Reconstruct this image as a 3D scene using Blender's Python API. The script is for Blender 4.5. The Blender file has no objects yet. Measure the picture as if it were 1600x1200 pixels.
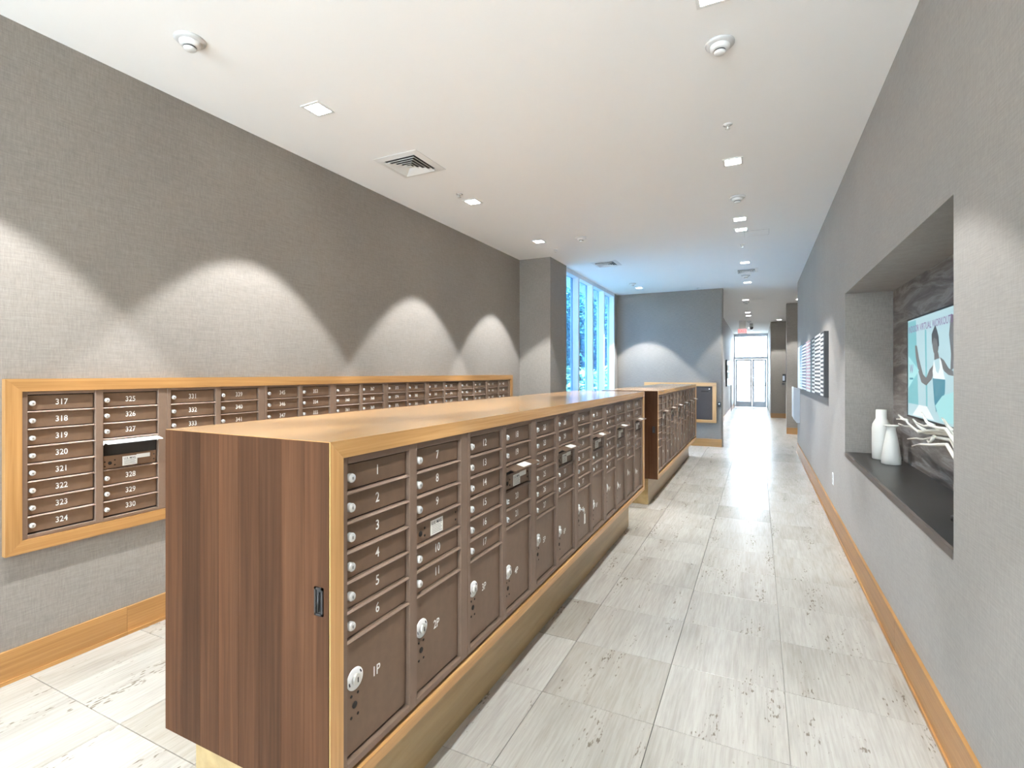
import bpy, math, random
from mathutils import Vector, Matrix

random.seed(7)
SC = bpy.context.scene
COL = SC.collection

# ------------------------------------------------------------------ camera
CAM_H = 1.49
YAW = math.atan((1185 - 800) / 790)
cam_d = bpy.data.cameras.new('camera')
cam_d.sensor_fit = 'HORIZONTAL'
cam_d.sensor_width = 36.0
cam_d.lens = 790 / 1600 * 36
cam_d.shift_y = -17 / 1600
cam_d.clip_start = 0.02
cam_d.clip_end = 200
cam = bpy.data.objects.new('camera', cam_d)
cam.location = (0, 0, CAM_H)
cam.rotation_euler = (math.pi / 2, 0, YAW)
COL.objects.link(cam)
SC.camera = cam

# ------------------------------------------------------------------ world, exposure
world = bpy.data.worlds.new('world')
SC.world = world
world.use_nodes = True
bg = world.node_tree.nodes['Background']
bg.inputs['Color'].default_value = (0.74, 0.87, 1.0, 1)
bg.inputs['Strength'].default_value = 9.0
SC.view_settings.view_transform = 'Standard'
SC.view_settings.look = 'None'
SC.view_settings.gamma = 1.0
SC.view_settings.use_curve_mapping = False
SC.view_settings.exposure = 1.4
sun_d = bpy.data.lights.new('sun', 'SUN')
sun_d.energy = 54.0
sun_d.angle = math.radians(0.6)
sun_d.color = (0.86, 0.94, 1.0)
sun = bpy.data.objects.new('sun', sun_d)
sun.rotation_euler = (math.radians(45), 0, 0)      # shines through the added glazed front onto the unseen floor behind the viewer
COL.objects.link(sun)
SC.cycles.max_bounces = 10
SC.cycles.diffuse_bounces = 6
SC.cycles.glossy_bounces = 4
SC.cycles.transparent_max_bounces = 12
SC.cycles.sample_clamp_indirect = 8.0
SC.cycles.caustics_reflective = False
SC.cycles.caustics_refractive = False

SPOT_W = 118.0          # downlight beam
LENS_E = 14.0          # glow of the downlight lens
CEIL = 3.20


# ------------------------------------------------------------------ materials
class N:
    """small node-graph helper"""
    def __init__(self, name):
        self.m = bpy.data.materials.new(name)
        self.m.use_nodes = True
        self.t = self.m.node_tree
        self.b = self.t.nodes['Principled BSDF']
        self.out = self.t.nodes['Material Output']

    def n(self, typ, **kw):
        nd = self.t.nodes.new(typ)
        for k, v in kw.items():
            setattr(nd, k, v)
        return nd

    def l(self, a, b):
        self.t.links.new(a, b)

    def coords(self, scale=(1, 1, 1), rnd=0.0, kind='Object', rot=(0, 0, 0)):
        tc = self.n('ShaderNodeTexCoord')
        src = tc.outputs[kind]
        if rnd:
            oi = self.n('ShaderNodeObjectInfo')
            cb = self.n('ShaderNodeCombineXYZ')
            ml = self.n('ShaderNodeMath', operation='MULTIPLY')
            ml.inputs[1].default_value = rnd
            self.l(oi.outputs['Random'], ml.inputs[0])
            for i in range(3):
                self.l(ml.outputs[0], cb.inputs[i])
            ad = self.n('ShaderNodeVectorMath', operation='ADD')
            self.l(src, ad.inputs[0])
            self.l(cb.outputs[0], ad.inputs[1])
            src = ad.outputs[0]
        mp = self.n('ShaderNodeMapping')
        mp.inputs['Scale'].default_value = scale
        mp.inputs['Rotation'].default_value = rot
        self.l(src, mp.inputs['Vector'])
        return mp.outputs[0]

    def noise(self, vec, scale, detail=4, rough=0.55, dist=0.0):
        nz = self.n('ShaderNodeTexNoise')
        nz.inputs['Scale'].default_value = scale
        nz.inputs['Detail'].default_value = detail
        nz.inputs['Roughness'].default_value = rough
        nz.inputs['Distortion'].default_value = dist
        self.l(vec, nz.inputs['Vector'])
        return nz.outputs['Fac']

    def ramp(self, fac, stops):
        r = self.n('ShaderNodeValToRGB')
        e = r.color_ramp.elements
        while len(e) < len(stops):
            e.new(0.5)
        for i, (p, c) in enumerate(stops):
            e[i].position = p
            e[i].color = (*c, 1)
        self.l(fac, r.inputs[0])
        return r.outputs[0]

    def mix(self, a, b, fac, mode='MIX'):
        mx = self.n('ShaderNodeMix', data_type='RGBA', blend_type=mode)
        if isinstance(fac, (int, float)):
            mx.inputs[0].default_value = fac
        else:
            self.l(fac, mx.inputs[0])
        for i, v in ((6, a), (7, b)):
            if isinstance(v, tuple):
                mx.inputs[i].default_value = (*v, 1)
            else:
                self.l(v, mx.inputs[i])
        return mx.outputs[2]

    def bump(self, h, strength, dist=0.002):
        b = self.n('ShaderNodeBump')
        b.inputs['Strength'].default_value = strength
        b.inputs['Distance'].default_value = dist
        self.l(h, b.inputs['Height'])
        self.l(b.outputs[0], self.b.inputs['Normal'])

    def set(self, color=None, rough=None, metal=None, spec=None, coat=None, coat_rough=None):
        if color is not None:
            if isinstance(color, tuple):
                self.b.inputs['Base Color'].default_value = (*color, 1)
            else:
                self.l(color, self.b.inputs['Base Color'])
        if rough is not None:
            self.b.inputs['Roughness'].default_value = rough
        if metal is not None:
            self.b.inputs['Metallic'].default_value = metal
        if spec is not None:
            self.b.inputs['Specular IOR Level'].default_value = spec
        if coat is not None:
            self.b.inputs['Coat Weight'].default_value = coat
        if coat_rough is not None:
            self.b.inputs['Coat Roughness'].default_value = coat_rough
        return self.m


def plain(name, color, rough=0.5, metal=0.0, spec=0.5, var=0.06, scale=9.0):
    g = N(name)
    f = g.noise(g.coords(), scale, 3)
    lo = tuple(c * (1 - var) for c in color)
    hi = tuple(min(1, c * (1 + var)) for c in color)
    return g.set(g.ramp(f, [(0.3, lo), (0.7, hi)]), rough, metal, spec)


def emit(name, color, strength):
    g = N(name)
    g.set((0.02, 0.02, 0.02), 0.3)
    g.b.inputs['Emission Color'].default_value = (*color, 1)
    g.b.inputs['Emission Strength'].default_value = strength
    return g.m


def wood(name, dark, mid, light, axis, rough=0.35, rnd=0.0, coat=0.0, tone=0.0, fine=70.0, spec=0.5):
    """grain runs along axis 0/1/2"""
    g = N(name)
    s = [fine, fine, fine]
    s[axis] = 1.6
    v = g.coords(tuple(s), rnd)
    f = g.noise(v, 1.0, 5, 0.6, 0.4)
    s2 = [9.0, 9.0, 9.0]
    s2[axis] = 0.5
    f2 = g.noise(g.coords(tuple(s2), rnd * 0.7), 1.0, 3, 0.5, 0.6)
    c = g.ramp(f, [(0.28, dark), (0.5, mid), (0.75, light)])
    c2 = g.ramp(f2, [(0.3, tuple(0.78 * x for x in (1, 1, 1))), (0.7, (1.12, 1.1, 1.08))])
    c = g.mix(c, c2, 0.8, 'MULTIPLY')
    if tone:
        oi = g.n('ShaderNodeObjectInfo')
        t = g.ramp(oi.outputs['Random'], [(0.0, (1 - tone,) * 3), (1.0, (1 + tone, 1 + tone * 0.95, 1 + tone * 0.9))])
        c = g.mix(c, t, 1.0, 'MULTIPLY')
    g.bump(f, 0.06, 0.001)
    return g.set(c, rough, 0, spec, coat, 0.12)


def fabric_wall():
    g = N('woven_wall_covering')
    h = g.noise(g.coords((14, 14, 240)), 1.0, 3, 0.6)
    v = g.noise(g.coords((210, 210, 26)), 1.0, 3, 0.6)
    big = g.noise(g.coords((1.2, 1.2, 1.2)), 1.0, 3)
    m = g.n('ShaderNodeMath', operation='ADD')
    g.l(h, m.inputs[0])
    g.l(v, m.inputs[1])
    hf = g.n('ShaderNodeMath', operation='MULTIPLY')
    hf.inputs[1].default_value = 0.5
    g.l(m.outputs[0], hf.inputs[0])
    c = g.ramp(hf.outputs[0], [(0.30, (0.192, 0.170, 0.147)), (0.5, (0.240, 0.214, 0.188)), (0.70, (0.290, 0.261, 0.232))])
    c = g.mix(c, g.ramp(big, [(0.3, (0.93, 0.93, 0.93)), (0.7, (1.05, 1.05, 1.05))]), 1.0, 'MULTIPLY')
    g.bump(hf.outputs[0], 0.12, 0.001)
    g.b.inputs['Sheen Weight'].default_value = 0.15
    return g.set(c, 0.62, 0, 0.35)


def travertine(name, rnd, gold=False):
    g = N(name)
    base = g.noise(g.coords((7.0, 1.0, 7.0), rnd), 1.0, 6, 0.6, 0.3)
    fine = g.noise(g.coords((90, 5, 90), rnd), 1.0, 4, 0.6, 0.2)
    c = g.ramp(base, [(0.25, (0.315, 0.298, 0.275)), (0.45, (0.385, 0.364, 0.332)), (0.62, (0.42, 0.401, 0.370)), (0.8, (0.445, 0.428, 0.398))])
    c = g.mix(c, g.ramp(fine, [(0.35, (0.86, 0.85, 0.84)), (0.6, (1.03, 1.03, 1.03))]), 0.9, 'MULTIPLY')
    # per-tile tone
    if rnd:
        oi = g.n('ShaderNodeObjectInfo')
        t = g.ramp(oi.outputs['Random'], [(0.0, (0.85, 0.82, 0.78)), (0.12, (0.93, 0.91, 0.885)), (0.5, (1.0, 0.99, 0.98)), (1.0, (1.06, 1.05, 1.04))])
        c = g.mix(c, t, 1.0, 'MULTIPLY')
    # pits, elongated along the vein
    p1 = g.noise(g.coords((95, 26, 95), rnd), 1.0, 2, 0.5)
    zone = g.noise(g.coords((9, 1.6, 9), rnd * 1.3), 1.0, 3, 0.6)
    mz = g.n('ShaderNodeMath', operation='MULTIPLY')
    g.l(p1, mz.inputs[0])
    g.l(zone, mz.inputs[1])
    pit = g.ramp(mz.outputs[0], [(0.365, (1, 1, 1)), (0.415, (0.42, 0.36, 0.31))])
    c = g.mix(c, pit, 0.85, 'MULTIPLY')
    bw = g.n('ShaderNodeRGBToBW')
    g.l(pit, bw.inputs[0])
    g.bump(bw.outputs[0], 0.25, 0.002)
    return g.set(c, 0.24, 0, 0.5)


def stone_wall():
    g = N('veined_stone')
    f = g.noise(g.coords((0.5, 1.3, 9.0), rot=(0.09, 0, 0)), 1.5, 7, 0.62, 1.2)
    c = g.ramp(f, [(0.25, (0.045, 0.036, 0.032)), (0.42, (0.13, 0.108, 0.095)), (0.52, (0.22, 0.195, 0.18)), (0.60, (0.34, 0.33, 0.33)), (0.72, (0.12, 0.10, 0.09))])
    return g.set(c, 0.35)


def glass(name, tint, gloss=0.12):
    g = N(name)
    g.t.nodes.remove(g.b)
    tr = g.n('ShaderNodeBsdfTransparent')
    tr.inputs['Color'].default_value = (*tint, 1)
    gl = g.n('ShaderNodeBsdfGlossy')
    gl.inputs['Roughness'].default_value = 0.02
    lw = g.n('ShaderNodeLayerWeight')
    lw.inputs['Blend'].default_value = 0.25
    ml = g.n('ShaderNodeMath', operation='MULTIPLY')
    ml.inputs[1].default_value = gloss / 0.25
    g.l(lw.outputs['Fresnel'], ml.inputs[0])
    mx = g.n('ShaderNodeMixShader')
    g.l(ml.outputs[0], mx.inputs[0])
    g.l(tr.outputs[0], mx.inputs[1])
    g.l(gl.outputs[0], mx.inputs[2])
    g.l(mx.outputs[0], g.out.inputs['Surface'])
    return g.m


def leaf_mat(name, c1, c2):
    g = N(name)
    f = g.noise(g.coords(), 3.0, 3)
    g.b.inputs['Transmission Weight'].default_value = 0.0
    return g.set(g.ramp(f, [(0.35, c1), (0.65, c2)]), 0.45)


M = {}
M['ceiling'] = plain('ceiling_paint', (0.95, 0.95, 0.945), 0.8, var=0.005, scale=2)
M['wall'] = fabric_wall()
OAK = ((0.44, 0.232, 0.082), (0.55, 0.305, 0.118), (0.645, 0.385, 0.165))
WAL = ((0.048, 0.020, 0.009), (0.068, 0.029, 0.013), (0.092, 0.042, 0.020))
M['oak_y'] = wood('oak_grain_lengthwise', *OAK, 1, 0.3)
OAK_DIMMED = tuple(tuple(c * k for c, k in zip(col_, (0.74, 0.70, 0.64))) for col_ in OAK)  # oak copy darkened to offset the strong light on the wall frame
M['frame_y'] = wood('wall_frame_dimmed_oak_lengthwise', *OAK_DIMMED, 1, 0.35)
M['frame_z'] = wood('wall_frame_dimmed_oak_upright', *OAK_DIMMED, 2, 0.35)
M['oak_x'] = wood('oak_grain_crosswise', *OAK, 0, 0.3)
M['oak_z'] = wood('oak_grain_upright', *OAK, 2, 0.3)
M['top_y'] = wood('oak_counter_top', *OAK, 1, 0.2, coat=0.35)
M['veneer'] = wood('walnut_veneer_upright', *WAL, 2, 0.6, rnd=9.0, tone=0.22, spec=0.12)
M['base_wood'] = wood('baseboard_wood', (0.31, 0.150, 0.045), (0.40, 0.205, 0.066), (0.48, 0.265, 0.095), 1, 0.35, rnd=5.0, tone=0.05)
M['base_wood_x'] = wood('baseboard_wood_crosswise', (0.31, 0.150, 0.045), (0.40, 0.205, 0.066), (0.48, 0.265, 0.095), 0, 0.35)
M['tile'] = travertine('travertine_tile', 40.0)
M['floor'] = travertine('travertine_far', 0.0)
M['grout'] = plain('tile_grout', (0.42, 0.39, 0.35), 0.9)
M['plinth'] = wood('travertine_warm_bounce', (0.33, 0.225, 0.095), (0.40, 0.285, 0.13), (0.46, 0.34, 0.175), 1, 0.3, fine=18)  # golden tone stands in for warm light the wood reflects onto the stone
M['bronze'] = plain('bronze_powder_coat', (0.190, 0.122, 0.080), 0.38, 0.35, 0.5, 0.06, 30)
M['bronze_frame'] = plain('bronze_frame_coat', (0.205, 0.138, 0.098), 0.5, 0.2, 0.5, 0.05, 30)
M['service'] = plain('dark_service_paint', (0.055, 0.042, 0.037), 0.5)
M['dark_in'] = plain('dark_interior', (0.02, 0.016, 0.013), 0.8)
M['chrome'] = plain('polished_chrome', (0.88, 0.88, 0.86), 0.24, 0.65, var=0.02)
M['nickel'] = plain('satin_nickel', (0.75, 0.74, 0.70), 0.3, 0.7, var=0.02)
M['number'] = plain('white_engraving', (0.85, 0.84, 0.80), 0.6, var=0.01)
M['label'] = plain('white_paper_label', (0.82, 0.80, 0.74), 0.6, var=0.02)
M['ink'] = plain('black_ink', (0.04, 0.04, 0.05), 0.7)
M['black'] = plain('black_plastic', (0.018, 0.017, 0.017), 0.4)
M['white'] = plain('white_plastic', (0.80, 0.80, 0.79), 0.45, var=0.01)
M['offwhite'] = plain('grey_white_plastic', (0.62, 0.62, 0.62), 0.4, var=0.01)
M['grille'] = plain('vent_shadow', (0.10, 0.10, 0.10), 0.8)
M['mullion'] = plain('white_window_frame', (0.80, 0.84, 0.90), 0.4, var=0.01)
M['alu'] = plain('grey_aluminium', (0.52, 0.56, 0.62), 0.35, 0.4, var=0.02)
M['shelf'] = plain('dark_shelf_laminate', (0.026, 0.023, 0.021), 0.34, 0.0, 0.3, var=0.1)
M['shelf_edge'] = plain('shelf_edge', (0.10, 0.08, 0.068), 0.5)
M['stone'] = stone_wall()
M['vase'] = plain('matte_white_ceramic', (0.74, 0.72, 0.66), 0.55, var=0.02)
M['coral'] = plain('white_branch', (0.80, 0.77, 0.70), 0.6, var=0.03)
M['glass'] = glass('clear_glass', (0.95, 0.98, 1.0))
M['glass_blue'] = glass('blue_tinted_glass', (0.50, 0.71, 0.95))
M['lens'] = emit('lamp_lens', (1.0, 0.97, 0.92), LENS_E)
M['exit_red'] = emit('exit_sign_red', (0.95, 0.10, 0.10), 0.75)
M['exit_white'] = emit('exit_sign_white', (1.0, 0.62, 0.62), 0.36)
M['leaf_a'] = leaf_mat('leaf_green', (0.025, 0.10, 0.085), (0.09, 0.25, 0.17))
M['leaf_b'] = leaf_mat('leaf_light_green', (0.16, 0.34, 0.20), (0.38, 0.55, 0.30))
M['stem'] = plain('green_stem', (0.10, 0.14, 0.06), 0.6)
M['paving'] = plain('outdoor_paving', (0.25, 0.245, 0.235), 0.8)


# ------------------------------------------------------------------ mesh helpers
class MB:
    def __init__(self):
        self.v, self.f, self.s = [], [], []

    def add(self, vs, fs, smooth=False):
        o = len(self.v)
        self.v += [tuple(p) for p in vs]
        self.f += [tuple(i + o for i in q) for q in fs]
        self.s += [smooth] * len(fs)
        return self

    def box(self, x0, x1, y0, y1, z0, z1):
        vs = [(x0, y0, z0), (x1, y0, z0), (x1, y1, z0), (x0, y1, z0), (x0, y0, z1), (x1, y0, z1), (x1, y1, z1), (x0, y1, z1)]
        return self.add(vs, [(0, 3, 2, 1), (4, 5, 6, 7), (0, 1, 5, 4), (1, 2, 6, 5), (2, 3, 7, 6), (3, 0, 4, 7)])

    def cbox(self, x0, x1, y0, y1, z0, z1, c, face='+x'):
        """box with a chamfer c around one face (+x or +z)"""
        if face == '+x':
            vs = [(x0, y0, z0), (x0, y1, z0), (x0, y1, z1), (x0, y0, z1),
                  (x1 - c, y0, z0), (x1 - c, y1, z0), (x1 - c, y1, z1), (x1 - c, y0, z1),
                  (x1, y0 + c, z0 + c), (x1, y1 - c, z0 + c), (x1, y1 - c, z1 - c), (x1, y0 + c, z1 - c)]
            fs = [(0, 3, 2, 1)]
        else:
            vs = [(x0, y0, z0), (x1, y0, z0), (x1, y1, z0), (x0, y1, z0),
                  (x0, y0, z1 - c), (x1, y0, z1 - c), (x1, y1, z1 - c), (x0, y1, z1 - c),
                  (x0 + c, y0 + c, z1), (x1 - c, y0 + c, z1), (x1 - c, y1 - c, z1), (x0 + c, y1 - c, z1)]
            fs = [(0, 3, 2, 1)]
        for a in (0, 4):
            for i in range(4):
                j = (i + 1) % 4
                fs.append((a + i, a + j, a + 4 + j, a + 4 + i))
        fs.append((8, 9, 10, 11))
        return self.add(vs, fs)

    def cyl(self, p0, p1, r0, r1=None, n=14, caps=True, smooth=True):
        r1 = r0 if r1 is None else r1
        p0, p1 = Vector(p0), Vector(p1)
        d = (p1 - p0).normalized()
        a = d.orthogonal().normalized()
        b = d.cross(a)
        vs = []
        for p, r in ((p0, r0), (p1, r1)):
            for i in range(n):
                t = 2 * math.pi * i / n
                vs.append(p + a * (r * math.cos(t)) + b * (r * math.sin(t)))
        self.add(vs, [(i, (i + 1) % n, n + (i + 1) % n, n + i) for i in range(n)], smooth)
        if caps:
            o = len(self.v) - 2 * n
            self.f += [tuple(o + i for i in reversed(range(n))), tuple(o + n + i for i in range(n))]
            self.s += [False, False]
        return self

    def lathe(self, prof, c=(0, 0, 0), n=32, axis='z'):
        vs, fs = [], []
        for r, h in prof:
            for i in range(n):
                t = 2 * math.pi * i / n
                x, y, z = r * math.cos(t), r * math.sin(t), h
                if axis == 'x':
                    x, y, z = h, r * math.cos(t), r * math.sin(t)
                vs.append((c[0] + x, c[1] + y, c[2] + z))
        for k in range(len(prof) - 1):
            for i in range(n):
                j = (i + 1) % n
                fs.append((k * n + i, k * n + j, (k + 1) * n + j, (k + 1) * n + i))
        self.add(vs, fs, True)
        return self

    def tube(self, pts, radii, n=8):
        pts = [Vector(p) for p in pts]
        vs, fs = [], []
        prev = None
        for k, p in enumerate(pts):
            d = (pts[min(k + 1, len(pts) - 1)] - pts[max(k - 1, 0)]).normalized()
            a = d.orthogonal().normalized() if prev is None else (prev - d * prev.dot(d)).normalized()
            prev = a
            b = d.cross(a)
            for i in range(n):
                t = 2 * math.pi * i / n
                vs.append(p + a * (radii[k] * math.cos(t)) + b * (radii[k] * math.sin(t)))
        for k in range(len(pts) - 1):
            for i in range(n):
                j = (i + 1) % n
                fs.append((k * n + i, k * n + j, (k + 1) * n + j, (k + 1) * n + i))
        fs.append(tuple(reversed(range(n))))
        fs.append(tuple((len(pts) - 1) * n + i for i in range(n)))
        return self.add(vs, fs, True)

    def poly_x(self, pts, x0, x1):
        """extrude a (y,z) polygon from x0 to x1"""
        n = len(pts)
        vs = [(x0, y, z) for y, z in pts] + [(x1, y, z) for y, z in pts]
        fs = [tuple(reversed(range(n))), tuple(range(n, 2 * n))]
        fs += [(i, (i + 1) % n, n + (i + 1) % n, n + i) for i in range(n)]
        return self.add(vs, fs)

    def poly_y(self, pts, y0, y1):
        """extrude an (x,z) polygon from y0 to y1"""
        n = len(pts)
        vs = [(x, y0, z) for x, z in pts] + [(x, y1, z) for x, z in pts]
        fs = [tuple(range(n)), tuple(reversed(range(n, 2 * n)))]
        fs += [(i, n + i, n + (i + 1) % n, (i + 1) % n) for i in range(n)]
        return self.add(vs, fs)

    def mesh(self, name, mat):
        me = bpy.data.meshes.new(name)
        me.from_pydata(self.v, [], self.f)
        me.polygons.foreach_set('use_smooth', self.s)
        me.materials.append(mat)
        me.update()
        return me

    def build(self, name, mat, parent=None, loc=(0, 0, 0)):
        return obj(name, self.mesh(name, mat), parent, loc)


def obj(name, me, parent=None, loc=(0, 0, 0)):
    o = bpy.data.objects.new(name, me)
    o.location = loc
    if parent is not None:
        o.parent = parent
    COL.objects.link(o)
    return o


def tag(o, label=None, cat=None, group=None, kind=None):
    for k, v in (('label', label), ('category', cat), ('group', group), ('kind', kind)):
        if v:
            o[k] = v
    return o


def thing(name, label, cat, loc=(0, 0, 0), group=None):
    o = bpy.data.objects.new(name, None)
    o.empty_display_size = 0.05
    o.location = loc
    COL.objects.link(o)
    return tag(o, label, cat, group)


def struct(name, mb, mat, label=None):
    return tag(mb.build(name, mat), label, None, None, 'structure')


_tx = {}


def text_mesh(s, size, mat, facing='+x', depth=0.0, squeeze=1.0):
    """flat lettering centred on the origin; '+x': faces +X reading along +Y; '-x': faces -X reading along -Y; '-y': faces -Y reading along +X"""
    key = (s, size, mat.name, facing, depth, squeeze)
    if key in _tx:
        return _tx[key]
    cu = bpy.data.curves.new('lettering', 'FONT')
    cu.body = s
    cu.size = size
    cu.resolution_u = 3
    cu.extrude = depth
    cu.offset = size * 0.012
    cu.align_x = 'CENTER'
    cu.align_y = 'CENTER'
    tmp = bpy.data.objects.new('lettering', cu)
    COL.objects.link(tmp)
    bpy.context.view_layer.update()
    dg = bpy.context.evaluated_depsgraph_get()
    me = bpy.data.meshes.new_from_object(tmp.evaluated_get(dg))
    bpy.data.objects.remove(tmp)
    bpy.data.curves.remove(cu)
    for v in me.vertices:
        x, y, z = v.co
        x *= squeeze
        if facing == '+x':
            v.co = (z, x, y)
        elif facing == '-x':
            v.co = (-z, -x, y)
        else:
            v.co = (x, -z, y)
    me.materials.clear()
    me.materials.append(mat)
    me.update()
    _tx[key] = me
    return me


# ------------------------------------------------------------------ the setting
XL, XR = -3.25, 0.665
YB0, YEND = -5.0, 24.3

# floor slab with individual travertine tiles laid on it
fl = MB()
fl.box(-3.4, 1.12, YB0, 10.8, -0.10, -0.014)
fl.box(-3.4, 2.75, 10.8, 24.45, -0.10, -0.014)
floor = struct('floor', fl, M['grout'], 'pale vein-cut travertine floor')
TY0, TP = 0.21, 0.495
NR = 22
YT = TY0 + NR * TP
far = MB()
far.box(-3.4, 2.75, YT, 24.45, -0.014, 0.0)
far.build('far_paving', M['floor'], floor)
near = MB()
near.box(-3.4, 1.12, YB0, TY0, -0.014, 0.0)
near.build('near_paving', M['floor'], floor)
xs = [-3.25, -2.95, -2.44, -1.93, -1.42, -0.91, -0.40, 0.11, 0.665]
G = 0.0012
tile_me = {}
for r in range(NR):
    for k in range(len(xs) - 1):
        w = round(xs[k + 1] - xs[k], 3)
        if w not in tile_me:
            t = MB()
            t.cbox(-w / 2 + G, w / 2 - G, -TP / 2 + G, TP / 2 - G, -0.014, 0.0, 0.0012, '+z')
            tile_me[w] = t.mesh('tile', M['tile'])
        obj('tile', tile_me[w], floor, ((xs[k] + xs[k + 1]) / 2, TY0 + (r + 0.5) * TP, 0))

ce = MB()
ce.box(-3.4, 1.12, YB0, 10.8, CEIL, CEIL + 0.12)
ce.box(-3.4, 2.75, 10.8, 24.45, CEIL, CEIL + 0.12)
ceiling = struct('ceiling', ce, M['ceiling'], 'plain white ceiling')

struct('wall_left', MB().box(-3.4, XL, YB0, 6.93, 0, CEIL), M['wall'], 'grey-brown woven wall covering above the wall mailboxes')
struct('wall_pier', MB().box(-3.4, -2.75, 6.93, 7.62, 0, CEIL), M['wall'], 'grey-brown pier beside the tall window')
wr = MB()
NY0, NY1, NZ0, NZ1, NXB = 2.456, 5.13, 0.817, 2.168, 1.0
wr.box(XR, 1.12, YB0, NY0, 0, CEIL)
wr.box(XR, 1.12, NY1, 10.95, 0, CEIL)
wr.box(XR, 1.12, NY0, NY1, 0, NZ0 - 0.035)
wr.box(XR, 1.12, NY0, NY1, NZ1, CEIL)
wr.box(NXB + 0.02, 1.12, NY0, NY1, NZ0 - 0.035, NZ1)
wall_right = struct('wall_right', wr, M['wall'], 'grey-brown wall with a recessed niche')
MB().box(NXB, NXB + 0.02, NY0, NY1, NZ0, NZ1).build('stone_panel', M['stone'], wall_right)
MB().box(XR + 0.012, NXB, NY0, NY1, NZ0 - 0.035, NZ0).build('niche_shelf', M['shelf'], wall_right)
MB().box(XR - 0.003, XR + 0.012, NY0, NY1, NZ0 - 0.035, NZ0 - 0.001).build('shelf_edge', M['shelf_edge'], wall_right)

# partition at the end of the mail room (rounded free end)
pt = MB()
pts = [(-2.79, 11.0), (-0.685, 11.0)]
for i in range(1, 6):
    a = -math.pi / 2 + i * math.pi / 2 / 5
    pts.append((-0.685 + 0.04 * math.cos(a), 11.04 + 0.04 * math.sin(a)))
pts += [(-0.645, 11.2), (-2.79, 11.2)]
n = len(pts)
pt.add([(x, y, 0) for x, y in pts] + [(x, y, CEIL) for x, y in pts],
       [tuple(reversed(range(n))), tuple(range(n, 2 * n))] + [(i, (i + 1) % n, n + (i + 1) % n, n + i) for i in range(n)])
struct('wall_partition', pt, M['wall'], 'grey partition wall at the end of the mail room')
struct('wall_corridor', MB().box(-1.12, -0.97, 11.2, YEND, 0, CEIL), M['wall'], 'grey wall along the far corridor')
struct('wall_return', MB().box(0.62, 2.6, 14.1, 14.35, 0, CEIL), M['wall'], 'brown wall end jutting into the far corridor')
struct('wall_far', MB().box(0.37, 2.6, 19.0, 24.45, 0, CEIL), M['wall'], 'brown wall block beside the glass doors')
struct('wall_outer', MB().box(2.6, 2.75, 10.8, 24.45, 0, CEIL).box(1.12, 2.6, 10.8, 10.95, 0, CEIL), M['wall'], 'outer wall behind the side openings')
struct('wall_window_end', MB().box(-2.95, -2.79, 10.76, 11.2, 0, CEIL), M['wall'], 'narrow grey wall strip between window and partition')
struct('wall_window_base', MB().box(-2.95, -2.79, 7.62, 10.76, 0, 0.12), M['wall'], 'low wall strip under the tall window')

# behind the viewer: an unseen glazed front, added to let daylight in
wb = MB()
wb.box(-3.4, -3.2, YB0 - 0.15, YB0, 0, CEIL)
wb.box(0.62, 1.12, YB0 - 0.15, YB0, 0, CEIL)
wb.box(-3.2, 0.62, YB0 - 0.15, YB0, 3.05, CEIL)
struct('wall_back', wb, M['wall'], 'wall behind the viewer around an added glazed front')
w2 = tag(bpy.data.objects.new('window_added', None), 'added glazed front behind the viewer, unseen daylight source', None, None, 'structure')
COL.objects.link(w2)
for i in range(4):
    x = -3.2 + i * (3.82 - 0.05) / 3
    MB().box(x, x + 0.05, YB0 - 0.12, YB0 - 0.04, 0, 3.05).build('mullion', M['alu'], w2)
    if i < 3:
        MB().box(x + 0.05, x + (3.82 - 0.05) / 3, YB0 - 0.085, YB0 - 0.075, 0.0, 3.05).build('pane', M['glass'], w2)

# baseboards: a slim board with a shadow gap above, in lengths
def baseboard(name, x0, x1, y0, y1, axis, ln=2.4, start=None, label=None, h=0.155):
    o = tag(bpy.data.objects.new(name, None), label, None, None, 'structure')
    COL.objects.link(o)
    a0, a1 = (y0, y1) if axis == 1 else (x0, x1)
    cuts = [a0]
    c = start if start is not None else a0 + ln
    while c < a1 - 0.05:
        cuts.append(c)
        c += ln
    cuts.append(a1)
    for p, q in zip(cuts, cuts[1:]):
        b = MB()
        if axis == 1:
            b.box(x0, x1, p + 0.0006, q - 0.0006, 0.0, h)
            b.box(x0 + (0.004 if x0 < -1 else -0.008), x1 + (0.008 if x0 < -1 else -0.004), p + 0.0006, q - 0.0006, 0.0, 0.018)
        else:
            b.box(p + 0.0006, q - 0.0006, y0, y1, 0.0, h)
        b.build('board', M['base_wood'] if axis == 1 else M['base_wood_x'], o)
    return o

baseboard('baseboard_left', XL, XL + 0.016, YB0, 6.93, 1, 2.44, 1.63, 'wooden baseboard under the wall mailboxes')
baseboard('baseboard_right', XR - 0.016, XR, YB0, 10.95, 1, 2.44, 3.3, 'wooden baseboard below the niche wall', 0.185)
baseboard('baseboard_partition', -2.79, -0.66, 10.984, 11.0, 0, 1.2, -1.9, 'wooden baseboard along the end partition')
baseboard('baseboard_pier', -3.25, -2.75, 6.914, 6.93, 0, label='wooden baseboard in front of the pier')
baseboard('baseboard_return', 0.62, 2.6, 14.084, 14.1, 0, label='wooden baseboard on the jutting wall end')
baseboard('baseboard_far', 0.37, 2.6, 18.984, 19.0, 0, label='wooden baseboard on the wall block near the doors')
baseboard('baseboard_corridor', -0.97, -0.954, 11.2, YEND, 1, 3.0, label='baseboard along the far corridor')

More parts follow.
